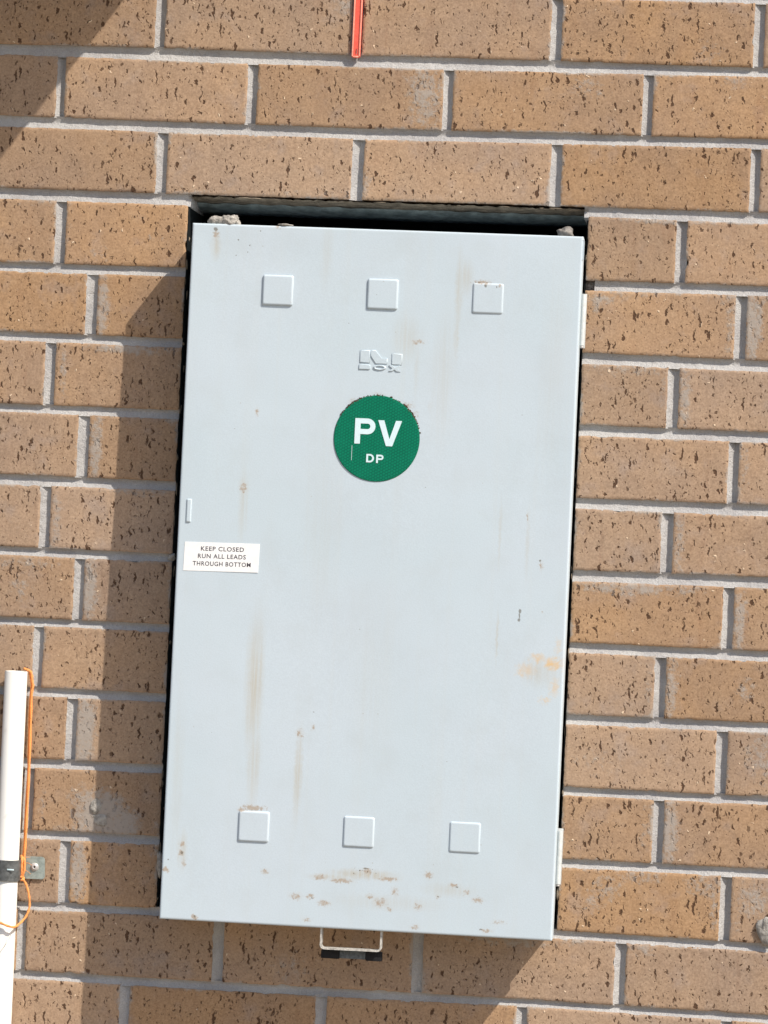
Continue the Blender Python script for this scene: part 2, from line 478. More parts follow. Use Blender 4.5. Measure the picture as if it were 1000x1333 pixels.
#      row, side: top line, bottom line, joints (left edge, right edge)
ROWS = {
 (0, 'A'): ([(-492.7, 703.9), (-22.8, 702.1), (435.9, 703.8)], [(-489.1, 628.1), (-292.5, 629.2), (-66.0, 627.2), (183.6, 627.7), (425.6, 626.7)], [(-298.9, -287.6), (-60.2, -47.2), (180.1, 192.1), (421.2, 433.0)]),
 (1, 'A'): ([(-488.6, 616.0), (-407.9, 615.6), (-182.0, 613.6), (-18.9, 613.6), (165.9, 614.3), (439.6, 616.4)], [(-485.0, 541.2), (-333.6, 540.4), (-178.6, 539.7), (-15.5, 539.4), (141.5, 540.7), (297.4, 541.1), (442.9, 542.2)], [(-416.6, -407.0), (-183.2, -171.8), (54.1, 65.2), (293.0, 304.4)]),
 (2, 'A'): ([(-484.4, 528.1), (-295.3, 527.6), (-15.0, 526.9), (188.0, 528.8), (443.4, 531.2)], [(-480.9, 453.4), (-277.8, 452.8), (-48.8, 453.2), (191.3, 454.1), (410.4, 454.3), (446.7, 454.6)], [(-289.8, -277.6), (-52.3, -38.8), (186.9, 198.8), (424.1, 435.1)]),
 (3, 'L'): ([(-480.3, 440.4), (-249.0, 439.9)], [(-476.6, 362.9), (-250.2, 364.3)], [(-410.2, -397.9)]),
 (3, 'R'): ([(233.0, 443.2), (447.2, 441.8)], [(233.7, 366.5), (450.5, 367.1)], [(339.8, 351.7)]),
 (4, 'L'): ([(-476.2, 352.7), (-249.7, 353.4)], [(-472.7, 279.0), (-250.9, 278.2)], [(-368.4, -355.2)]),
 (4, 'R'): ([(246.1, 355.0), (450.9, 356.2)], [(232.9, 280.2), (454.3, 278.7)], [(413.6, 426.3)]),
 (5, 'L'): ([(-472.2, 268.7), (-250.4, 268.0)], [(-468.6, 191.4), (-251.6, 191.8)], [(-415.4, -403.1)]),
 (5, 'R'): ([(233.5, 267.4), (454.8, 266.0)], [(232.2, 193.9), (458.0, 194.1)], [(337.4, 350.2)]),
 (6, 'L'): ([(-468.1, 182.1), (-251.1, 181.2)], [(-464.5, 105.7), (-249.5, 105.6)], [(-370.8, -357.6)]),
 (6, 'R'): ([(230.9, 181.8), (458.5, 182.2)], [(232.4, 106.6), (461.7, 108.0)], [(413.0, 424.7)]),
 (7, 'L'): ([(-464.0, 93.9), (-249.0, 95.2)], [(-460.4, 18.3), (-251.1, 18.3)], [(-413.0, -400.7)]),
 (7, 'R'): ([(232.9, 94.6), (462.2, 94.9)], [(236.2, 20.6), (465.4, 22.4)], [(337.7, 350.8)]),
 (8, 'L'): ([(-460.0, 8.6), (-252.5, 8.8)], [(-456.4, -67.0), (-249.0, -66.9)], [(-367.4, -356.1)]),
 (8, 'R'): ([(234.0, 8.0), (465.9, 9.8)], [(234.5, -65.6), (469.2, -65.4)], [(414.1, 426.3)]),
 (9, 'L'): ([(-456.0, -75.9), (-250.5, -75.6)], [(-408.0, -150.8), (-247.1, -150.4)], [(-413.6, -402.2)]),
 (9, 'R'): ([(235.0, -77.1), (469.7, -76.8)], [(232.8, -151.3), (472.8, -150.0)], [(337.0, 349.7)]),
 (10, 'L'): ([(-407.5, -160.8), (-246.6, -160.0)], [(-399.3, -236.6), (-247.8, -236.3)], [(-369.0, -356.7)]),
 (10, 'R'): ([(233.3, -162.6), (473.3, -160.6)], [(235.7, -237.6), (476.6, -237.2)], [(413.4, 426.1)]),
 (11, 'L'): ([(-398.7, -247.2), (-247.3, -246.2)], [(-401.8, -323.0), (-251.3, -322.4)], [(-416.8, -405.5)]),
 (11, 'R'): ([(236.1, -247.2), (477.0, -246.2)], [(239.5, -323.4), (480.3, -322.6)], [(342.7, 354.5)]),
 (12, 'L'): ([(-401.4, -332.9), (-250.9, -332.2)], [(-411.9, -410.2), (-252.0, -408.9)], [(-369.4, -357.1)]),
 (12, 'R'): ([(239.9, -333.0), (480.8, -332.6)], [(236.8, -408.8), (484.2, -410.6)], [(425.5, 438.1)]),
 (13, 'A'): ([(-411.5, -418.9), (-251.6, -417.4), (237.2, -417.6), (484.6, -420.0)], [(-417.5, -493.1), (-182.6, -493.4), (68.0, -492.7), (196.7, -492.6), (487.8, -494.7)], [(-417.3, -406.9), (-177.7, -165.2), (63.5, 75.5), (304.8, 316.9)]),
 (14, 'A'): ([(-417.0, -502.6), (-172.8, -503.0), (68.4, -502.1), (197.0, -500.4), (488.2, -503.7)], [(-432.4, -578.4), (491.3, -578.0)], [(-288.1, -276.8), (-50.1, -37.6), (191.0, 202.4), (433.3, 445.5)]),
}
def grow(js, lo, hi):
    js = list(js)
    while js[0][0] - 229 > lo + 30:
        c = (js[0][0] + js[0][1]) / 2 - 240 + random.uniform(-1.5, 1.5)
        js.insert(0, (c - 6, c + 6))
    while js[-1][1] + 229 < hi - 30:
        c = (js[-1][0] + js[-1][1]) / 2 + 240 + random.uniform(-1.5, 1.5)
        js.append((c - 6, c + 6))
    return js
SEG = []       # (row, x0, x1, topf, botf, joints)
for (r, sd), (tp, bt, js) in ROWS.items():
    x0, x1 = {'A': (XL, XR), 'L': (XL, HL), 'R': (HR, XR)}[sd]
    if sd == 'L': js = [j for j in grow(js, XL, 9e9 if False else js[-1][1] + 1)]
    elif sd == 'R': js = grow(js, js[0][0] - 1, XR)
    else: js = grow(js, XL, XR)
    SEG.append((r, x0, x1, poly(tp), poly(bt), js))
for k in range(1, 6):          # courses above the photograph
    zt = 704 + 86 * k
    c = [-413, -177, 60, 299] if k % 2 else [-294, -53, 186, 427]
    SEG.append((-k, XL, XR, poly([(0, zt)]), poly([(0, zt - 76)]), grow([(a - 6, a + 6) for a in c], XL, XR)))
for k in range(1, 12):         # courses below, down to the ground
    zt = -578 - 10 - 86 * (k - 1)
    c = [-412, -172, 70, 311] if k % 2 else [-282, -43, 196, 439]
    SEG.append((14 + k, XL, XR, poly([(0, zt)]), poly([(0, zt - 76)]), grow([(a - 6, a + 6) for a in c], XL, XR)))

wall = empty('brick_wall', (0, 0, ZB))
tag(wall, 'brown wirecut brick wall with grey mortar joints around the meter box opening', 'wall')

# mortar film blobs: x, z, rx, rz, strength (wall mm)
SMEAR = [(-348, 315, 8, 40, .9), (-348, 143, 7, 42, .95), (-348, -30, 9, 40, .95), (-346, -200, 13, 44, 1.1), (-347, -368, 11, 40, .95), (-392, 230, 5, 30, .7), (-392, 55, 6, 36, .7), (-394, -290, 5, 30, .5),
         (434, 320, 12, 42, 1.0), (358, 230, 7, 40, .8), (432, 150, 6, 30, .55), (359, 60, 7, 36, .7), (434, -30, 10, 40, .8), (357, -115, 9, 40, .8), (362, -285, 11, 40, .95), (332, 230, 5, 30, .5), (330, -115, 5, 30, .5), (331, -285, 5, 30, .5),
         (407, 315, 6, 40, .6), (419, -370, 6, 34, .6), (446, -372, 6, 34, .5), (330, 442, 60, 6, .8), (290, 352, 40, 6, .5), (300, 3, 60, 9, .8), (250, 265, 10, 5, .6), (365, 5, 30, 8, .6), (290, 262, 50, 7, .6),
         (-430, 0, 40, 8, .6), (-432, -30, 14, 18, .55), (-300, 356, 60, 5, .3), (-310, 263, 60, 6, .8), (-240, 180, 26, 7, .9), (-290, 92, 50, 6, .7), (-270, 100, 30, 5, .6), (-250, -10, 5, 30, .5), (-430, 436, 40, 5, .5),
         (-322, -298, 30, 26, 1.25), (-300, -310, 26, 22, 1.1), (-345, -280, 20, 14, .7), (-330, -320, 40, 10, .8), (-250, -330, 9, 34, .6), (32, 578, 20, 36, .8), (30, 600, 22, 14, .7), (-70, 695, 14, 22, .7), (-288, 660, 8, 12, .5),
         (425, 350, 40, 10, .6), (470, -190, 24, 30, .6), (330, -340, 30, 9, .6), (290, -355, 20, 20, .55), (275, -370, 14, 14, .6), (410, -345, 30, 16, .6), (465, -360, 20, 22, .7), (340, -425, 16, 10, .6), (190, -425, 40, 7, .7), (150, -424, 30, 8, .6),
         (445, -112, 12, 14, .6), (270, -205, 30, 18, .35), (255, 345, 18, 8, .7), (248, 338, 5, 16, .8), (-95, 458, 60, 6, .4), (225, 600, 16, 16, .5), (370, 640, 18, 20, .4), (205, 450, 20, 5, .5), (70, 535, 40, 6, .5), (-240, 456, 30, 5, .5),
         (-80, -470, 30, 20, .4), (-405, -350, 10, 20, .4), (-330, -500, 60, 5, .5), (230, 595, 24, 12, .5), (-40, 470, 12, 22, .7), (400, 610, 20, 10, .5), (280, 540, 30, 6, .45), (-288, 398, 20, 6, .4), (-355, 377, 16, 10, .4), (255, -420, 16, 6, .7)]

def brick(x0, x1, tf, bf, dense):
    cx = (x0 + x1) / 2
    cz = (tf(cx) + bf(cx)) / 2
    lx, lz = x1 - x0, tf(cx) - bf(cx)
    if dense:
        us = [0, 1.6 / lx] + [(k / round(lx / 4)) for k in range(1, round(lx / 4))] + [1 - 1.6 / lx, 1]
        ws = [0, 1.6 / lz] + [k / 18 for k in range(1, 18)] + [1 - 1.6 / lz, 1]
    else:
        us = [0, 2 / lx, .5, 1 - 2 / lx, 1]
        ws = [0, 2 / lz, 1 - 2 / lz, 1]
    nu, nw = len(us), len(ws)
    tiltx, tiltz, push = random.uniform(-.4, .4), random.uniform(-.35, .35), random.uniform(-.5, .7)
    V, S = [], []
    sd = random.uniform(0, 500)
    for j, w_ in enumerate(ws):
        for i, u in enumerate(us):
            x = x0 + lx * u
            z = bf(x) + (tf(x) - bf(x)) * w_
            bu, bw = i in (0, nu - 1), j in (0, nw - 1)
            y = push + tiltx * (u - .5) + tiltz * (w_ - .5)
            p = Vector((x * .05, z * .05, sd))
            if dense:
                y += noise.noise(p * .8) * .45 + noise.noise(p * 3.1) * .22
                jx = noise.noise(Vector((x * .11, z * .11, sd + 9))) * .8 + noise.noise(Vector((x * .33, z * .33, sd + 19))) * .7 + max(0, noise.noise(Vector((x * .06, z * .06, sd + 30))) - .35) * 4
                if i <= 1: x += abs(jx) * 1.5
                if i >= nu - 2: x -= abs(jx) * 1.5
                if j <= 1: z += abs(jx) * 1.2
                if j >= nw - 2: z -= abs(jx) * 1.4
            if bu or bw: y += 1.0
            V.append(((x - cx) * MM, y * MM, (z - cz) * MM))
            s = 0.0
            if dense:
                de = min(x - x0, x1 - x); dz = min(z - bf(x), tf(x) - z)
                nn = noise.noise(Vector((x * .018, z * .03, sd * .1))) + .12
                s = max(0, nn) * 1.6 * max(max(0, 1 - de / 7), max(0, 1 - dz / 5)) + .12 * max(0, 1 - min(de, dz) / 3)
                for (bx, bz, rx, rz, st) in SMEAR:
                    q = ((x - bx) / rx) ** 2 + ((z - bz) / rz) ** 2
                    if q < 2.2: s = max(s, st * (1 - q / 2.2))
            S.append(s)
    F = []
    for j in range(nw - 1):
        for i in range(nu - 1):
            a = j * nu + i
            F.append((a, a + 1, a + nu + 1, a + nu))
    ring = [i for i in range(nu)] + [j * nu + nu - 1 for j in range(1, nw)] + [(nw - 1) * nu + i for i in range(nu - 2, -1, -1)] + [j * nu for j in range(nw - 2, 0, -1)]
    nb = len(V)
    for a in ring:
        V.append((V[a][0], 0.108, V[a][2])); S.append(.3)
    for k in range(len(ring)):
        k2 = (k + 1) % len(ring)
        F.append((ring[k2], ring[k], nb + k, nb + k2))
    F.append(tuple(nb + k for k in range(len(ring) - 1, -1, -1)))
    o = mesh_obj('brick', V, F, M_brick, wall, True, (cx * MM, 0, cz * MM))
    at = o.data.attributes.new('smear', 'FLOAT', 'POINT')
    at.data.foreach_set('value', S)
    o.data.set_sharp_from_angle(angle=math.radians(50))
    return o

for (r, x0, x1, tf, bf, js) in SEG:
    edges = [x0] + [v for j in js for v in j] + [x1]
    for a, b in zip(edges[0::2], edges[1::2]):
        if b - a < 22: continue
        dense = -2 < r < 16 and b > -560 and a < 580
        brick(a, b, tf, bf, dense)

# mortar: tooled concave joints plus their bedding
MV, MF = [], []
def strip(P, T, n, prof=11, horizontal=True, depth=3.9, seed=0, y_edge=1.4, q0=.44):
    """P(s) and T(s): the two edges of the joint at parameter s"""
    base = len(MV)
    for k in range(n + 1):
        a, b = P(k / n), T(k / n)
        for j in range(prof):
            t_ = j / (prof - 1)
            x = a[0] + (b[0] - a[0]) * t_
            z = a[1] + (b[1] - a[1]) * t_
            nn = noise.noise(Vector((x * .035, z * .035, seed)))
            n2 = noise.noise(Vector((x * .16, z * .16, seed + 5)))
            q = (1 - t_) if horizontal else t_          # 0 at the shaded edge (top of a bed, right of an upright)
            dp = depth + nn * .8
            sh = 3.0 + (dp - 3.0) * math.sin(min(1, q / q0) * math.pi / 2) if q < q0 else dp + (y_edge - dp) * ((q - q0) / (1 - q0)) ** 1.1
            y = sh + n2 * .75
            if n2 > .42: y -= (n2 - .42) * 5
            MV.append((x * MM, y * MM, z * MM))
    for k in range(n):
        for j in range(prof - 1):
            a = base + k * prof + j
            f = (a, a + prof, a + prof + 1, a + 1)
            MF.append(f if horizontal else f)
def slab(x0, x1, z0, z1, y0=11.5, y1=106):
    b = len(MV)
    for x in (x0, x1):
        for y in (y0, y1):
            for z in (z0, z1):
                MV.append((x * MM, y * MM, z * MM))
    for f in ((0, 1, 3, 2), (4, 6, 7, 5), (0, 4, 5, 1), (2, 3, 7, 6), (0, 2, 6, 4), (1, 5, 7, 3)):
        MF.append(tuple(b + i for i in f))
byrow = {}
slab(HR - 1, HR + 12, 355.0, 367.5, 13)
for s in SEG: byrow.setdefault(s[0], []).append(s)
rows = sorted(byrow)
def pick(r, x):
    L = byrow[r]
    return min(L, key=lambda s: 0 if s[1] <= x <= s[2] else min(abs(x - s[1]), abs(x - s[2])))
for r in rows[:-1]:
    if r in (3, 4, 5, 6, 7, 8, 9, 10, 11): spans = [(XL, HL), (HR, XR)]
    elif r == 2: spans = [(XL, HL + 3), (HR - 5, XR)]
    else: spans = [(XL, XR)]
    if r == 3: spans[1] = (HR + 11, XR)
    for a, b in spans:
        L = b - a
        n = int(L / 4)
        def lowe(s, r=r, a=a, L=L):
            x = a + L * s
            return (x, pick(r + 1, x)[3](x) - 1.6)
        def higher(s, r=r, a=a, L=L):
            x = a + L * s
            return (x, pick(r, x)[4](x) + 1.6)
        strip(lowe, higher, n, seed=r * 3.3, depth=5.7)
        slab(a, b, max(lowe(0)[1], lowe(1)[1]) - 1, min(higher(0)[1], higher(1)[1]) + 1)
for (r, x0, x1, tf, bf, js) in SEG:
    for (a, b) in js:
        if b < x0 or a > x1: continue
        zb, zt = bf((a + b) / 2) - .3, tf((a + b) / 2) + 1.4
        strip(lambda s: (b + 1.6, zb + (zt - zb) * s), lambda s: (a - 1.6, zb + (zt - zb) * s), int((zt - zb) / 4), seed=a * .37, depth=(random.uniform(6.6, 8.2) if (r < 3 or a > 300) else random.uniform(4.6, 6.2)), q0=.40, horizontal=False)
        slab(a - 1, b + 1, zb, zt)
mo = mesh_obj('mortar', MV, MF, M_mortar, wall, True)
tag(mo, kind='stuff')

# mortar lumps stuck to the wall
for (c, rd, sd, mt, lb) in (((481, -3, -393), (11, 5, 17), 3.1, M_lump, 'pale mortar lump at the right edge of the photo'),
                            ((-327, .6, -290), (7, 2.6, 10), 8.2, M_lump, 'hardened mortar blob on the smeared brick left of the box'),
                            ((-322, .6, -306), (9.5, 2.4, 6), 9.9, M_lump, 'lower hardened mortar blob on the smeared brick left of the box'),
                            ((-247, 2, -357), (4.5, 7, 15), 5.5, M_lump, 'mortar sliver between wall and box at lower left'),
                            ((-250, 3, 15), (5, 5, 4), 15.5, M_lump, 'pale mortar crumb in the gap left of the white sticker')):
    b = lump((0, 0, 0), [q * MM for q in rd], sd, 3, .5)
    o = bm_obj('mortar_lump', b, mt, wall, True, tuple(q * MM for q in c))
    o['label'] = lb

# spilt mortar and dust along the rough edges of the opening
bm = bmesh.new()
rn = random.Random(21)
def spill(c, rd, sd):
    b = lump(c, rd, sd, 2, .5)
    me = bpy.data.meshes.new('tmp'); b.to_mesh(me); b.free(); bm.from_mesh(me); bpy.data.meshes.remove(me)
for k in range(46):
    left = rn.random() < .6
    x = HL + rn.uniform(-.5, 1.5) if left else HR + rn.uniform(-1.2, .6)
    spill([q * MM for q in (x, rn.uniform(1.5, 16), rn.uniform(-400, 430))], [q * MM for q in (rn.uniform(.5, 1.5), rn.uniform(2, 6), rn.uniform(1.5, 9))], k * 1.7)
for k in range(40):
    spill([q * MM for q in (rn.uniform(-245, 230), rn.uniform(3, 20), 451.0)], [q * MM for q in (rn.uniform(3, 14), 4, rn.uniform(.6, 1.4))], k * 2.3)
so_ = bm_obj('mortar_spill', bm, M_dust, wall, True)
tag(so_, kind='stuff')

# opening: lintel, bedding residue, dark cavity behind
def bx(name, x0, x1, y0, y1, z0, z1, mat, parent, bevel=0.0, label=None, seg=2):
    o = bm_obj(name, box_bm(x0 * MM, x1 * MM, y0 * MM, y1 * MM, z0 * MM, z1 * MM, bevel * MM, seg), mat, parent)
    if bevel: o.data.polygons.foreach_set('use_smooth', [True] * len(o.data.polygons)); o.data.set_sharp_from_angle(angle=math.radians(40))
    if label: o['label'] = label
    return o
# dusty residue under the course above the box
V, F = [], []
NX = 130
for k in range(NX + 1):
    x = -249 + 483 * k / NX
    for j in range(7):
        y = 1.5 + 50 * j / 6
        z = 451.6 - 2.2 * (j / 6) - .8 + noise.noise(Vector((x * .06, y * .08, 3))) * 2.0 - (1.5 if j == 0 else 0) * noise.noise(Vector((x * .2, 0, 8)))
        V.append((x * MM, y * MM, z * MM))
    V.append((x * MM, 52 * MM, 452.6 * MM))
for k in range(NX):
    for j in range(7):
        a = k * 8 + j
        F.append((a, a + 8, a + 9, a + 1))
mesh_obj('bedding_residue', V, F, M_dust, wall, True)
# rolled steel lintel edge
prof = [(52, 452), (51, 449), (53, 446.5), (57, 444.5), (64, 443), (80, 441), (104, 440), (104, 452)]
V = [(x * MM, y * MM, (z + noise.noise(Vector((x * .01, 0, 1))) * .8) * MM) for x in [-249 + 483 * k / 40 for k in range(41)] for (y, z) in prof]
F = [(k * 8 + j, (k + 1) * 8 + j, (k + 1) * 8 + j + 1, k * 8 + j + 1) for k in range(40) for j in range(7)]
o = mesh_obj('lintel', V, F, M_lintel, wall, True)
bm = box_bm(-.262, .247, .109, .111, -.43, .47)
bmesh.ops.delete(bm, geom=list(bm.faces), context='FACES')
back = [(-.40, .26, -.55), (.40, .26, -.55), (.40, .26, .6), (-.40, .26, .6), (-.40, .1065, -.55), (.40, .1065, -.55), (.40, .1065, .6), (-.40, .1065, .6)]
for xx in (HL + .6, HR - .6):  # near-black sheets added to darken the gaps beside the box
    mesh_obj('added_dark_sheet', [((xx + d) * MM, y, z) for d in (-.5, .5) for y in (.0035, .107) for z in (-.408, .4385)], [(0, 1, 3, 2), (4, 6, 7, 5), (0, 4, 5, 1), (2, 3, 7, 6), (0, 2, 6, 4), (1, 5, 7, 3)], M_cavity, wall)
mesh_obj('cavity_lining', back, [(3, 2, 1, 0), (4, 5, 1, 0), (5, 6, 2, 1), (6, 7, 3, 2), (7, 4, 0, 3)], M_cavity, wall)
bm.free()

# ------------------------------------------------------------------ the meter box
box = empty('meter_box', (0, -0.071, ZB), (-0.01455, 0, 0))
tag(box, 'pale grey metal meter box with round green PV sign set in the brick wall', 'meter box')
DW, DH = 231.9, 412.4
cab = bm_obj('cabinet', box_bm(-.2308, .2272, .0405, .255, -.4108, .4108, .001), M_door, box)
# door: front sheet with folded edges
def door_mesh():
    xs = [-DW, -DW + .5, -DW + 1.6] + [-DW + 3 + (2 * DW - 6) * k / 56 for k in range(57)] + [DW - 1.6, DW - .5, DW]
    zs = [-DH, -DH + .5, -DH + 1.6] + [-DH + 3 + (2 * DH - 6) * k / 96 for k in range(97)] + [DH - 1.6, DH - .5, DH]
    V, F = [], []
    nx, nz = len(xs), len(zs)
    def edge(a, lim):
        d = lim - abs(a)
        return 1.6 if d < .01 else (.5 if d < .6 else 0)
    for z in zs:
        for x in xs:
            e = max(edge(x, DW), edge(z, DH))
            y = e + (1.3 * noise.noise(Vector((x * .005, z * .004, 2))) + .25 * noise.noise(Vector((x * .02, z * .02, 7)))) * min(1, (min(DW - abs(x), DH - abs(z)) / 30))
            V.append((x * MM, y * MM, z * MM))
    for j in range(nz - 1):
        for i in range(nx - 1):
            a = j * nx + i
            F.append((a, a + 1, a + nx + 1, a + nx))
    ring = [i for i in range(nx)] + [j * nx + nx - 1 for j in range(1, nz)] + [(nz - 1) * nx + i for i in range(nx - 2, -1, -1)] + [j * nx for j in range(nz - 2, 0, -1)]
    nb = len(V)
    for a in ring: V.append((V[a][0], .0400, V[a][2]))
    for k in range(len(ring)):
        k2 = (k + 1) % len(ring)
        F.append((ring[k2], ring[k], nb + k, nb + k2))
    return V, F
V, F = door_mesh()
door = mesh_obj('door', V, F, M_door, box, True)
door.data.set_sharp_from_angle(angle=math.radians(60))

def embossed(name, outline, h=1.6, inset=1.3, mat=M_door, parent=box, base=.4, seg=3):
    """raised plateau with rounded shoulder; outline counter-clockwise convex-ish (x,z) in mm"""
    n = len(outline)
    cx = sum(p[0] for p in outline) / n; cz = sum(p[1] for p in outline) / n
    hx = max(abs(p[0] - cx) for p in outline); hz = max(abs(p[1] - cz) for p in outline)
    V, F = [], []
    V += [(x * MM, base * MM, z * MM) for x, z in outline]
    for s in range(1, seg + 1):
        a = s / seg * math.pi / 2
        ins = inset * (1 - math.cos(a))
        y = -h * math.sin(a)
        fx, fz = 1 - ins / hx, 1 - ins / hz
        V += [((cx + (x - cx) * fx) * MM, y * MM, (cz + (z - cz) * fz) * MM) for x, z in outline]
    for s in range(seg):
        for k in range(n):
            k2 = (k + 1) % n
            F.append((s * n + k, s * n + k2, (s + 1) * n + k2, (s + 1) * n + k))
    F.append(tuple(seg * n + k for k in range(n)))
    o = mesh_obj(name, V, F, mat, parent, True)
    o.data.polygons[len(F) - 1].use_smooth = False
    return o
def rrect(cx, cz, w_, h_, r, n=4):
    out = []
    for (sx, sz, a0) in ((1, 1, 0), (-1, 1, 90), (-1, -1, 180), (1, -1, 270)):
        for k in range(n + 1):
            a = math.radians(a0 + 90 * k / n)
            out.append((cx + sx * (w_ / 2 - r) + r * math.cos(a), cz + sz * (h_ / 2 - r) + r * math.sin(a)))
    return out
for (x, z) in ((-126, 336), (-1.2, 335.9), (123.2, 335.4), (-124.6, -297.8), (0, -297.6), (124.9, -297.4)):
    embossed('raised_square', rrect(x, z, 36.6, 36.2, 2.2), h=1.9, inset=2.4)
embossed('raised_tab', rrect(-219.8, 70.8, 6.2, 28, 1.2), h=1.5, inset=1.6)
tabp = embossed('corner_tab', rrect(231.6, 396.5, 4.2, 23, 1.0), h=-.6, inset=.4, base=3.0)

# embossed maker's mark: wide strokes over a row of small flat letters
def px(u, v): return (-37.4 + u * .0746 * 1.0, 278.5 - v * .0746)      # crop pixels -> door mm
def mark(pts, h=1.0, inset=.7):
    pts = [px(*p) for p in pts]
    a = sum(p[0] * q[1] - q[0] * p[1] for p, q in zip(pts, pts[1:] + pts[:1]))
    if a < 0: pts.reverse()
    return pts
logo = empty('embossed_mark', (0, 0, 0)); logo.parent = box
def ridge(pts, h=1.0, inset=.9): return embossed('embossed_letter', mark(pts), h, inset, M_door, logo, .4, 2)
ridge([(170, 128), (330, 126), (333, 328), (168, 326)])
ridge([(338, 124), (412, 120), (520, 250), (612, 250), (606, 338), (424, 340), (334, 208)])
ridge([(676, 160), (842, 166), (840, 345), (674, 342)])
ridge([(162, 350), (320, 352), (345, 370), (330, 392), (350, 412), (328, 434), (158, 434)], 1.2, .8)
def ring_mark(cu, cv, ru, rv, iu, iv):
    n = 28
    V, F = [], []
    for k in range(n):
        a = 2 * math.pi * k / n
        for (fu, fv, y) in ((ru, rv, .4), ((ru * .72 + iu * .28), (rv * .72 + iv * .28), -1.2), ((ru * .35 + iu * .65), (rv * .35 + iv * .65), -1.2), (iu, iv, .4)):
            p = px(cu + fu * math.cos(a), cv + fv * math.sin(a))
            V.append((p[0] * MM, y * MM, p[1] * MM))
    for k in range(n):
        for j in range(3):
            a, b = k * 4 + j, ((k + 1) % n) * 4 + j
            F.append((a, a + 1, b + 1, b))
    o = mesh_obj('embossed_letter', V, F, M_door, logo, True)
ring_mark(488, 395, 112, 46, 50, 14)
ridge([(632, 352), (690, 350), (735, 385), (795, 350), (822, 352), (778, 396), (826, 452), (762, 452), (728, 418), (690, 448), (630, 450), (690, 398)], 1.2, .6)

# round green sign
n = 96
cx, cz, R = -.4, 165.3, 50.9
V = [(cx * MM, -.0016, cz * MM)]
F = []
rings = ((R - 2.2, -1.6), (R - .5, -1.5), (R, -1.1), (R, .6))
for (rr, y) in rings:
    V += [((cx + rr * math.cos(2 * math.pi * k / n)) * MM, y * MM, (cz + rr * math.sin(2 * math.pi * k / n)) * MM) for k in range(n)]
for k in range(n):
    k2 = (k + 1) % n
    F.append((0, 1 + k, 1 + k2))
    for s in range(3): F.append((1 + s * n + k, 1 + (s + 1) * n + k, 1 + (s + 1) * n + k2, 1 + s * n + k2))
sign = mesh_obj('round_sign', V, F, M_sign, box, False)
sign['label'] = 'round green reflective sign reading PV DP'
bm = bmesh.new(); bm.from_mesh(sign.data); bmesh.ops.recalc_face_normals(bm, faces=bm.faces); bm.to_mesh(sign.data); bm.free()
def arc(cx, cz, rx, rz, a0, a1, n=14): return [(cx + rx * math.cos(math.radians(a0 + (a1 - a0) * k / n)), cz + rz * math.sin(math.radians(a0 + (a1 - a0) * k / n))) for k in range(n + 1)]
def letter_P(x, z, w_, h_, s):
    r = h_ * .31
    zc = z + h_ - r
    out = [(x, z), (x + s, z), (x + s, z + h_ - 2 * r)] + arc(x + w_ - r, zc, r, r, -90, 90) + [(x, z + h_)]
    ri = r - s * .92
    hole = [(x + s, zc - ri), ] + arc(x + w_ - r, zc, ri, ri, -90, 90) + [(x + s, zc + ri)]
    return out, [hole]
def letter_D(x, z, w_, h_, s):
    r = h_ / 2
    out = [(x, z)] + arc(x + w_ * .45, z + r, w_ * .55, r, -90, 90) + [(x, z + h_)]
    hole = [(x + s, z + s * .9)] + arc(x + w_ * .45, z + r, w_ * .55 - s, r - s * .9, -90, 90) + [(x + s, z + h_ - s * .9)]
    return out, [hole]
def letter_V(x, z, w_, h_, s):
    c = x + w_ / 2
    return [(x, z + h_), (x + s * 1.08, z + h_), (c, z + s * 1.25), (x + w_ - s * 1.08, z + h_), (x + w_, z + h_), (c + s * .56, z), (c - s * .56, z)], []
def shear(pts, k=.0, z0=0): return pts
for (nm, (o_, hs)) in (('P', letter_P(-26.6, 158.4, 24.2, 30.0, 6.6)), ('V', letter_V(.6, 156.8, 28.2, 30.2, 6.6)), ('D', letter_D(-11.6, 136.8, 9.2, 9.9, 2.2)), ('P', letter_P(.2, 136.4, 8.6, 9.9, 2.2))):
    bm_obj('letter', prism(o_, -1.95, -1.5, hs), M_white, sign)
for ob in sign.children:
    for v in ob.data.vertices: v.co *= MM
# scratch on the sign
sc_ = bm_obj('scratch', box_bm(-.0293, -.0289, -.00175, -.0016, .1385, .1560), M_white, sign)

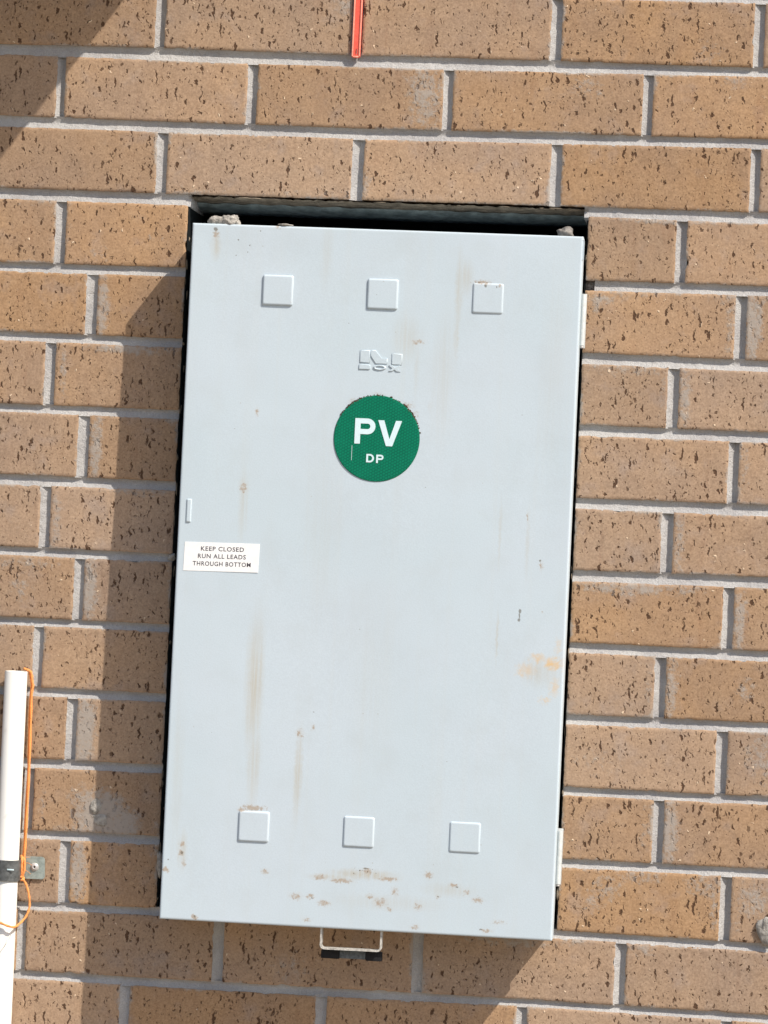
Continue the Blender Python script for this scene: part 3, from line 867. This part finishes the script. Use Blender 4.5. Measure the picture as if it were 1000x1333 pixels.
# paper sticker with three lines
stv = [(-222.7, 33.9), (-133.2, 35.0), (-133.9, 1.0), (-223.3, -.2)]
st = bm_obj('warning_sticker', prism(stv[::-1], -.32, .5), M_sticker, box)
for v in st.data.vertices: v.co *= MM
st['label'] = 'white sticker reading KEEP CLOSED RUN ALL LEADS THROUGH BOTTOM'
def text_obj(body, x0, x1, z0, cap, y, mat, parent, rotz=.012, bold=.014):
    cu = bpy.data.curves.new('t', 'FONT')
    cu.body = body; cu.size = 1; cu.offset = bold; cu.extrude = .02; cu.resolution_u = 3; cu.space_character = 1.12
    tmp = bpy.data.objects.new('t', cu)
    COL.objects.link(tmp)
    bpy.context.view_layer.update()
    me = bpy.data.meshes.new_from_object(tmp.evaluated_get(bpy.context.evaluated_depsgraph_get()))
    bpy.data.objects.remove(tmp); bpy.data.curves.remove(cu)
    xs = [v.co.x for v in me.vertices]; ys = [v.co.y for v in me.vertices]; zs = [v.co.z for v in me.vertices]
    a, b, c, d = min(xs), max(xs), min(ys), max(ys)
    for v in me.vertices:
        X = x0 + (v.co.x - a) / (b - a) * (x1 - x0)
        Z = z0 + (v.co.y - c) / (d - c) * cap + (X - x0) * rotz
        v.co = (X * MM, (y - (v.co.z - min(zs)) * 1.0) * MM, Z * MM)
    me.materials.clear(); me.materials.append(mat)
    o = bpy.data.objects.new('lettering', me)
    COL.objects.link(o); o.parent = parent
    return o
text_obj('KEEP CLOSED', -203.2, -151.8, 24.0, 5.3, -.34, M_ink, st)
text_obj('RUN ALL LEADS', -206.4, -149.2, 15.2, 5.3, -.34, M_ink, st)
text_obj('THROUGH BOTTOM', -212.2, -143.0, 6.2, 5.3, -.34, M_ink, st)

# dirt crumbs caught on top of the sign and the raised squares
bm = bmesh.new()
rnd = random.Random(5)
def crumb(x, z, r, y=-.6):
    m = Matrix.Translation((x * MM, y * MM, z * MM)) @ Matrix.Rotation(rnd.uniform(0, 6), 4, 'Y') @ Matrix.Diagonal((r * MM * rnd.uniform(.7, 1.3), r * MM * .8, r * MM * rnd.uniform(.6, 1.1), 1))
    bmesh.ops.create_icosphere(bm, subdivisions=1, radius=1, matrix=m)
for k in range(230):
    a = rnd.gauss(90, 1)
    a = rnd.choice((rnd.gauss(38, 11), rnd.gauss(128, 13), rnd.uniform(20, 150)))
    rr = R + rnd.uniform(-1.2, 1.0)
    crumb(cx + rr * math.cos(math.radians(a)), cz + rr * math.sin(math.radians(a)), rnd.uniform(.35, 1.25), -.9)
for k in range(14): crumb(110 + rnd.uniform(-4, 14), 353 + rnd.uniform(-1.2, 1), rnd.uniform(.3, .8), -.4)
for k in range(12): crumb(7 + rnd.uniform(-12, 22), -343 + rnd.uniform(-4, 4), rnd.uniform(.3, .8), .1)
for v in bm.verts: v.co += Vector((rnd.uniform(-.2, .2), rnd.uniform(-.1, .1), rnd.uniform(-.2, .2))) * MM
cr = bm_obj('dirt_crumbs', bm, M_crumb, box)
tag(cr, kind='stuff')

# hinges on the right edge
for (z0, z1, xo) in ((284.6, 349.2, .6), (-350.0, -284.0, .9)):
    h = bx('hinge', 227.5, 237.0 + xo, 43, 47, z0, z1, M_hinge, box, .6, seg=2)
    V, F = tube([(((233.9 + xo) * MM), .0300, (z0 + 2) * MM), (((233.9 + xo) * MM), .0300, (z1 - 2) * MM)], .0030, 14)
    mesh_obj('knuckle', V, F, M_hinge, h, True).data.set_sharp_from_angle(angle=math.radians(50))
    V, F = tube([(((233.9 + xo) * MM), .0300, (z0 - 1) * MM), (((233.9 + xo) * MM), .0300, (z0 + 1.2) * MM)], .0021, 10)
    mesh_obj('hinge_pin', V, F, M_screw, h, True)

# pull handle under the door
hx0, hx1, hz = -40.6, 32.6, -437.4
path = [(hx0 + 1.2, -404)] + [(hx0 + 1.2, -424)] + [(hx0 + 1.4, -430)] + arc(hx0 + 5.6, hz + 5.4, 4.6, 4.6, 180, 270, 6) + arc(hx1 - 5.6, hz + 5.8, 4.6, 4.6, 270, 360, 6) + [(hx1 - 1.0, -425), (hx1 - 1.0, -404)]
V, F = [], []
for i, (x, z) in enumerate(path):
    a = path[max(i - 1, 0)]; b = path[min(i + 1, len(path) - 1)]
    d = Vector((b[0] - a[0], b[1] - a[1])).normalized()
    nx_, nz_ = -d.y * 1.15, d.x * 1.15
    for (yy, s) in ((5, 1), (5, -1), (17, -1), (17, 1)):
        V.append(((x + nx_ * s) * MM, yy * MM, (z + nz_ * s) * MM))
for i in range(len(path) - 1):
    for j in range(4):
        F.append((i * 4 + j, (i + 1) * 4 + j, (i + 1) * 4 + (j + 1) % 4, i * 4 + (j + 1) % 4))
F += [(0, 1, 2, 3), tuple(len(V) - 1 - k for k in range(4))]
hd = mesh_obj('handle', V, F, M_strap, box)
bx('black_block', hx0 + .4, -18.5, 19, 30, -449.6, -439.5, M_black, hd, 1.0)  # plain black end blocks below the handle strap
bx('catch_plate', -18.3, 12.5, 20, 30, -448.8, -439.8, M_greyfoam, hd, .8)
bx('black_block', 12.7, hx1 - .6, 19, 30, -450.0, -439.2, M_black, hd, 1.6)

# ------------------------------------------------------------------ mortar on top of the box
m1 = empty('mortar_lump', (-.195, -.055, ZB + .4135))
tag(m1, 'pale lump of dried mortar lying on the top left corner of the meter box', 'mortar')
for (c, rd, sd) in (((-10, 0, 2), (9, 8, 6.5), 1.2), ((6, -1, 4), (11, 9, 8.5), 4.4), ((14, 2, 2), (5, 6, 5), 7.4)):
    bm_obj('crumb', lump([q * MM for q in c], [q * MM for q in rd], sd, 4, .5), M_lump, m1, True)
o = bm_obj('mortar_crumb', lump((0, 0, 0), (.009, .004, .0014), 2.2, 3, .4), M_lump, None, True, (-.122, -.062, ZB + .4138))
tag(o, 'thin mortar flake on the top edge of the box above the leftmost raised square', 'mortar')
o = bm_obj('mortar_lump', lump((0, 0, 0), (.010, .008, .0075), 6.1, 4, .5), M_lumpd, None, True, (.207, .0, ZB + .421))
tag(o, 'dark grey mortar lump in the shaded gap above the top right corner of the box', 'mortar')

# ------------------------------------------------------------------ red strip
red = empty('red_plastic_strip', (-.0532, 0, ZB + .6235))
tag(red, 'red plastic strip standing in the upright brick joint above the meter box', 'plastic strip')
w2, hgt = 5.1, 92.0
out = [(-w2, hgt), (-w2, 2.0), (-w2 + 1.5, .4), (w2 - 1.5, .4), (w2, 2.0), (w2, hgt)]
slot = [(-.55, 4), (.55, 4), (.7, 6), (.6, 11), (-.4, 11), (-.7, 6)]
ob = bm_obj('strip_body', prism(out, -3.0, 1.5, [slot]), M_red, red)
for v in ob.data.vertices: v.co *= MM
for s in (-1, 1):
    bx('raised_rim', min(s * w2, s * (w2 - 1.7)), max(s * w2, s * (w2 - 1.7)), -4.3, -3.02, 1.8, hgt, M_redrim, red, .5)
bx('raised_rim', -w2 + 1.8, w2 - 1.8, -4.1, -3.02, .5, 2.2, M_redrim, red, .5)
red.rotation_euler = (0, math.radians(.2), 0)

# ------------------------------------------------------------------ pipe, saddle and string on the left
PX, PY, PR = -429.6, -17.0, 13.6
pipe = empty('plastic_pipe', (PX * MM, PY * MM, 0))
tag(pipe, 'white plastic pipe standing open ended against the wall left of the meter box', 'pipe')
n = 40
V, F = [], []
zt = ZB - .1312
for (r_, z) in ((PR, 0), (PR, zt - .0006), (PR - .5, zt), (PR - 1.7, zt), (PR - 2.1, zt - .0008), (PR - 2.1, zt - .2)):
    V += [(r_ * MM * math.cos(2 * math.pi * k / n), r_ * MM * math.sin(2 * math.pi * k / n), z) for k in range(n)]
for s in range(5):
    for k in range(n): F.append((s * n + k, s * n + (k + 1) % n, (s + 1) * n + (k + 1) % n, (s + 1) * n + k))
mesh_obj('tube', V, F, M_pipe, pipe, True).data.set_sharp_from_angle(angle=math.radians(45))

sad = empty('pipe_saddle', (0, 0, ZB))
tag(sad, 'galvanised steel saddle clip screwed to the brick and strapped over the white pipe', 'pipe clip')
V, F = [], []
r_ = PR + 1.1
prof = [(PX + r_ * math.cos(math.radians(a)), PY + r_ * math.sin(math.radians(a))) for a in range(-180, 1, 9)]
full = [(PX - r_ - .2, -2.2)] + prof + [(PX + r_ + .2, -3.0)]
zl, zh = -383.0, -358.2
for (x, y) in full:
    dx, dy = x - PX, y - PY
    for (s, z) in ((0, zl), (0, zh), (1, zh), (1, zl)):
        f = 1 + (.9 * s) / r_
        V.append(((PX + dx * f) * MM, (PY + dy * f if y < PY else y) * MM, z * MM))
for i in range(len(full) - 1):
    for j in range(4):
        F.append((i * 4 + j, (i + 1) * 4 + j, (i + 1) * 4 + (j + 1) % 4, i * 4 + (j + 1) % 4))
mesh_obj('band', V, F, M_galvdark, sad).data.set_sharp_from_angle(angle=math.radians(30))
o_ = [(-415.5, -381.6), (-390.2, -381.4)] + arc(-390.2, -377.4, 4.0, 4.0, -90, 0, 5) + arc(-391.4, -358.4, 4.4, 4.0, 0, 90, 5) + [(-415.5, -354.6)]
pl = bm_obj('fixing_tab', prism(o_, -2.6, -.9), M_galv, sad)
for v in pl.data.vertices: v.co *= MM
V, F = [], []
sx, sz = -399.0, -367.0
nn_ = 24
rg = ((0.0, -4.0), (1.2, -4.0), (1.3, -5.2), (2.4, -5.1), (4.2, -4.2), (5.1, -2.6))
V.append((sx * MM, -.0038, sz * MM))
for (rr, y) in rg[1:]:
    V += [((sx + rr * math.cos(2 * math.pi * k / nn_)) * MM, y * MM, (sz + rr * math.sin(2 * math.pi * k / nn_)) * MM) for k in range(nn_)]
for k in range(nn_):
    k2 = (k + 1) % nn_
    F.append((0, 1 + k, 1 + k2))
    for s in range(4): F.append((1 + s * nn_ + k, 1 + (s + 1) * nn_ + k, 1 + (s + 1) * nn_ + k2, 1 + s * nn_ + k2))
scr = mesh_obj('screw', V, F, M_screw, sad, True)
bm = bmesh.new(); bm.from_mesh(scr.data); bmesh.ops.recalc_face_normals(bm, faces=bm.faces); bm.to_mesh(scr.data); bm.free()
bx('screw_recess', sx - 1.0, sx + 1.0, -4.25, -3.9, sz - 1.0, sz + 1.0, M_black, scr)

strg = empty('orange_string', (0, 0, ZB))
tag(strg, 'orange builders string hanging beside the white pipe and knotted at its clip', 'string')
upper = [(-421, -14, -128.0), (-418.0, -10, -129.2), (-414.0, -8, -131.5), (-412.3, -7, -136.5), (-411.4, -7, -143), (-410.4, -6.5, -149.5), (-411.6, -6.5, -160), (-411.2, -6, -192.3), (-410.5, -6, -247.9), (-410.7, -6, -303.6), (-410.9, -6.5, -340.7), (-411.7, -7, -362), (-413.2, -7.5, -377)]
def strand(name, P, r, sub=8, mat=M_string):
    pts = catmull([Vector(p) * MM for p in P], sub)
    V, F = tube(pts, r * MM, 8)
    # twisted lay: vary radius slightly along the strand
    for i in range(len(pts)):
        for k in range(8):
            a = 2 * math.pi * k / 8
            f = 1 + .16 * math.cos(2 * a - i * .9)
            V[i * 8 + k] = pts[i] + (V[i * 8 + k] - pts[i]) * f
    return mesh_obj(name, V, F, mat, strg, True)
strand('strand', upper, 1.5)
second = [(x - 2.0 - (.6 if i % 2 else 0), y + 2.2, z - 1) for i, (x, y, z) in enumerate(upper)]
strand('strand', second[2:], .95)
# wraps around the clip
strand('wrap', [(-413.5, -4, -356), (-411.0, -8.5, -357.5), (-410.2, -9, -364), (-410.6, -9, -372), (-413, -8, -380)], 1.7)
strand('wrap', [(-415.0, -5, -354), (-413.4, -9.8, -358), (-413.4, -10.4, -366), (-413.4, -9.6, -374), (-415, -7, -381)], 1.5)
kn = [(-413.5 + 3.0 * math.cos(a), -9 + 2.0 * math.sin(2 * a + .5), -381.0 + 2.0 * math.sin(a)) for a in [i * .7 for i in range(19)]]
strand('knot', kn, 1.15, 4)
strand('tail', [(-412.5, -9.5, -380.5), (-408.6, -9, -385.5), (-405.2, -9, -393), (-402.9, -9, -402), (-401.6, -9.5, -413), (-402.9, -11, -421), (-406.2, -14, -428.5), (-411.2, -22, -434.8), (-414.4, -33, -437.2), (-422.3, -35, -435.8), (-431.8, -34, -432.6)], 1.35)
strand('loose_fibre', [(-413.8, -33, -437.4), (-416.5, -34, -443), (-419.6, -34, -451.3), (-425, -34, -461), (-431.5, -33, -470)], .28, 6, M_hair)
for (p, q) in (((-409, -9, -362), (-401, -9, -364.5)), ((-410, -9, -371), (-402.5, -8, -375)), ((-411, -9, -357), (-404, -7, -355.2))):
    m_ = tuple((a + b) / 2 + d for a, b, d in zip(p, q, (0, -1.5, 1.2)))
    strand('loose_fibre', [p, m_, q], .25, 4, M_string)
# white label on the clip band
bx('paint_fleck', -426.3, -418.0, -33.2, -32.2, -369.6, -368.0, M_white, sad, .3)

# ------------------------------------------------------------------ added sheet above the upper left, out of view, to cast the corner shade
caster = empty('shade_caster', (0, 0, ZB))
tag(caster, 'added unseen metal sheet that casts the shade on the top left corner', 'shade_caster')
bx('sheet', -972, -183, -470, 4, 900, 910, M_caster, caster, 1.0)
bx('caster_flange', -972, -183, -3, -.5, 911, 950, M_caster, caster)
for x in (-940, -214):
    V = [(x * MM, -.002, .898), (x * MM, -.30, .898), (x * MM, -.002, .72), ((x + 5) * MM, -.002, .898), ((x + 5) * MM, -.30, .898), ((x + 5) * MM, -.002, .72)]
    if x < -500: mesh_obj('caster_bracket', V, [(0, 1, 2), (5, 4, 3), (0, 3, 4, 1), (1, 4, 5, 2), (2, 5, 3, 0)], M_caster, caster)
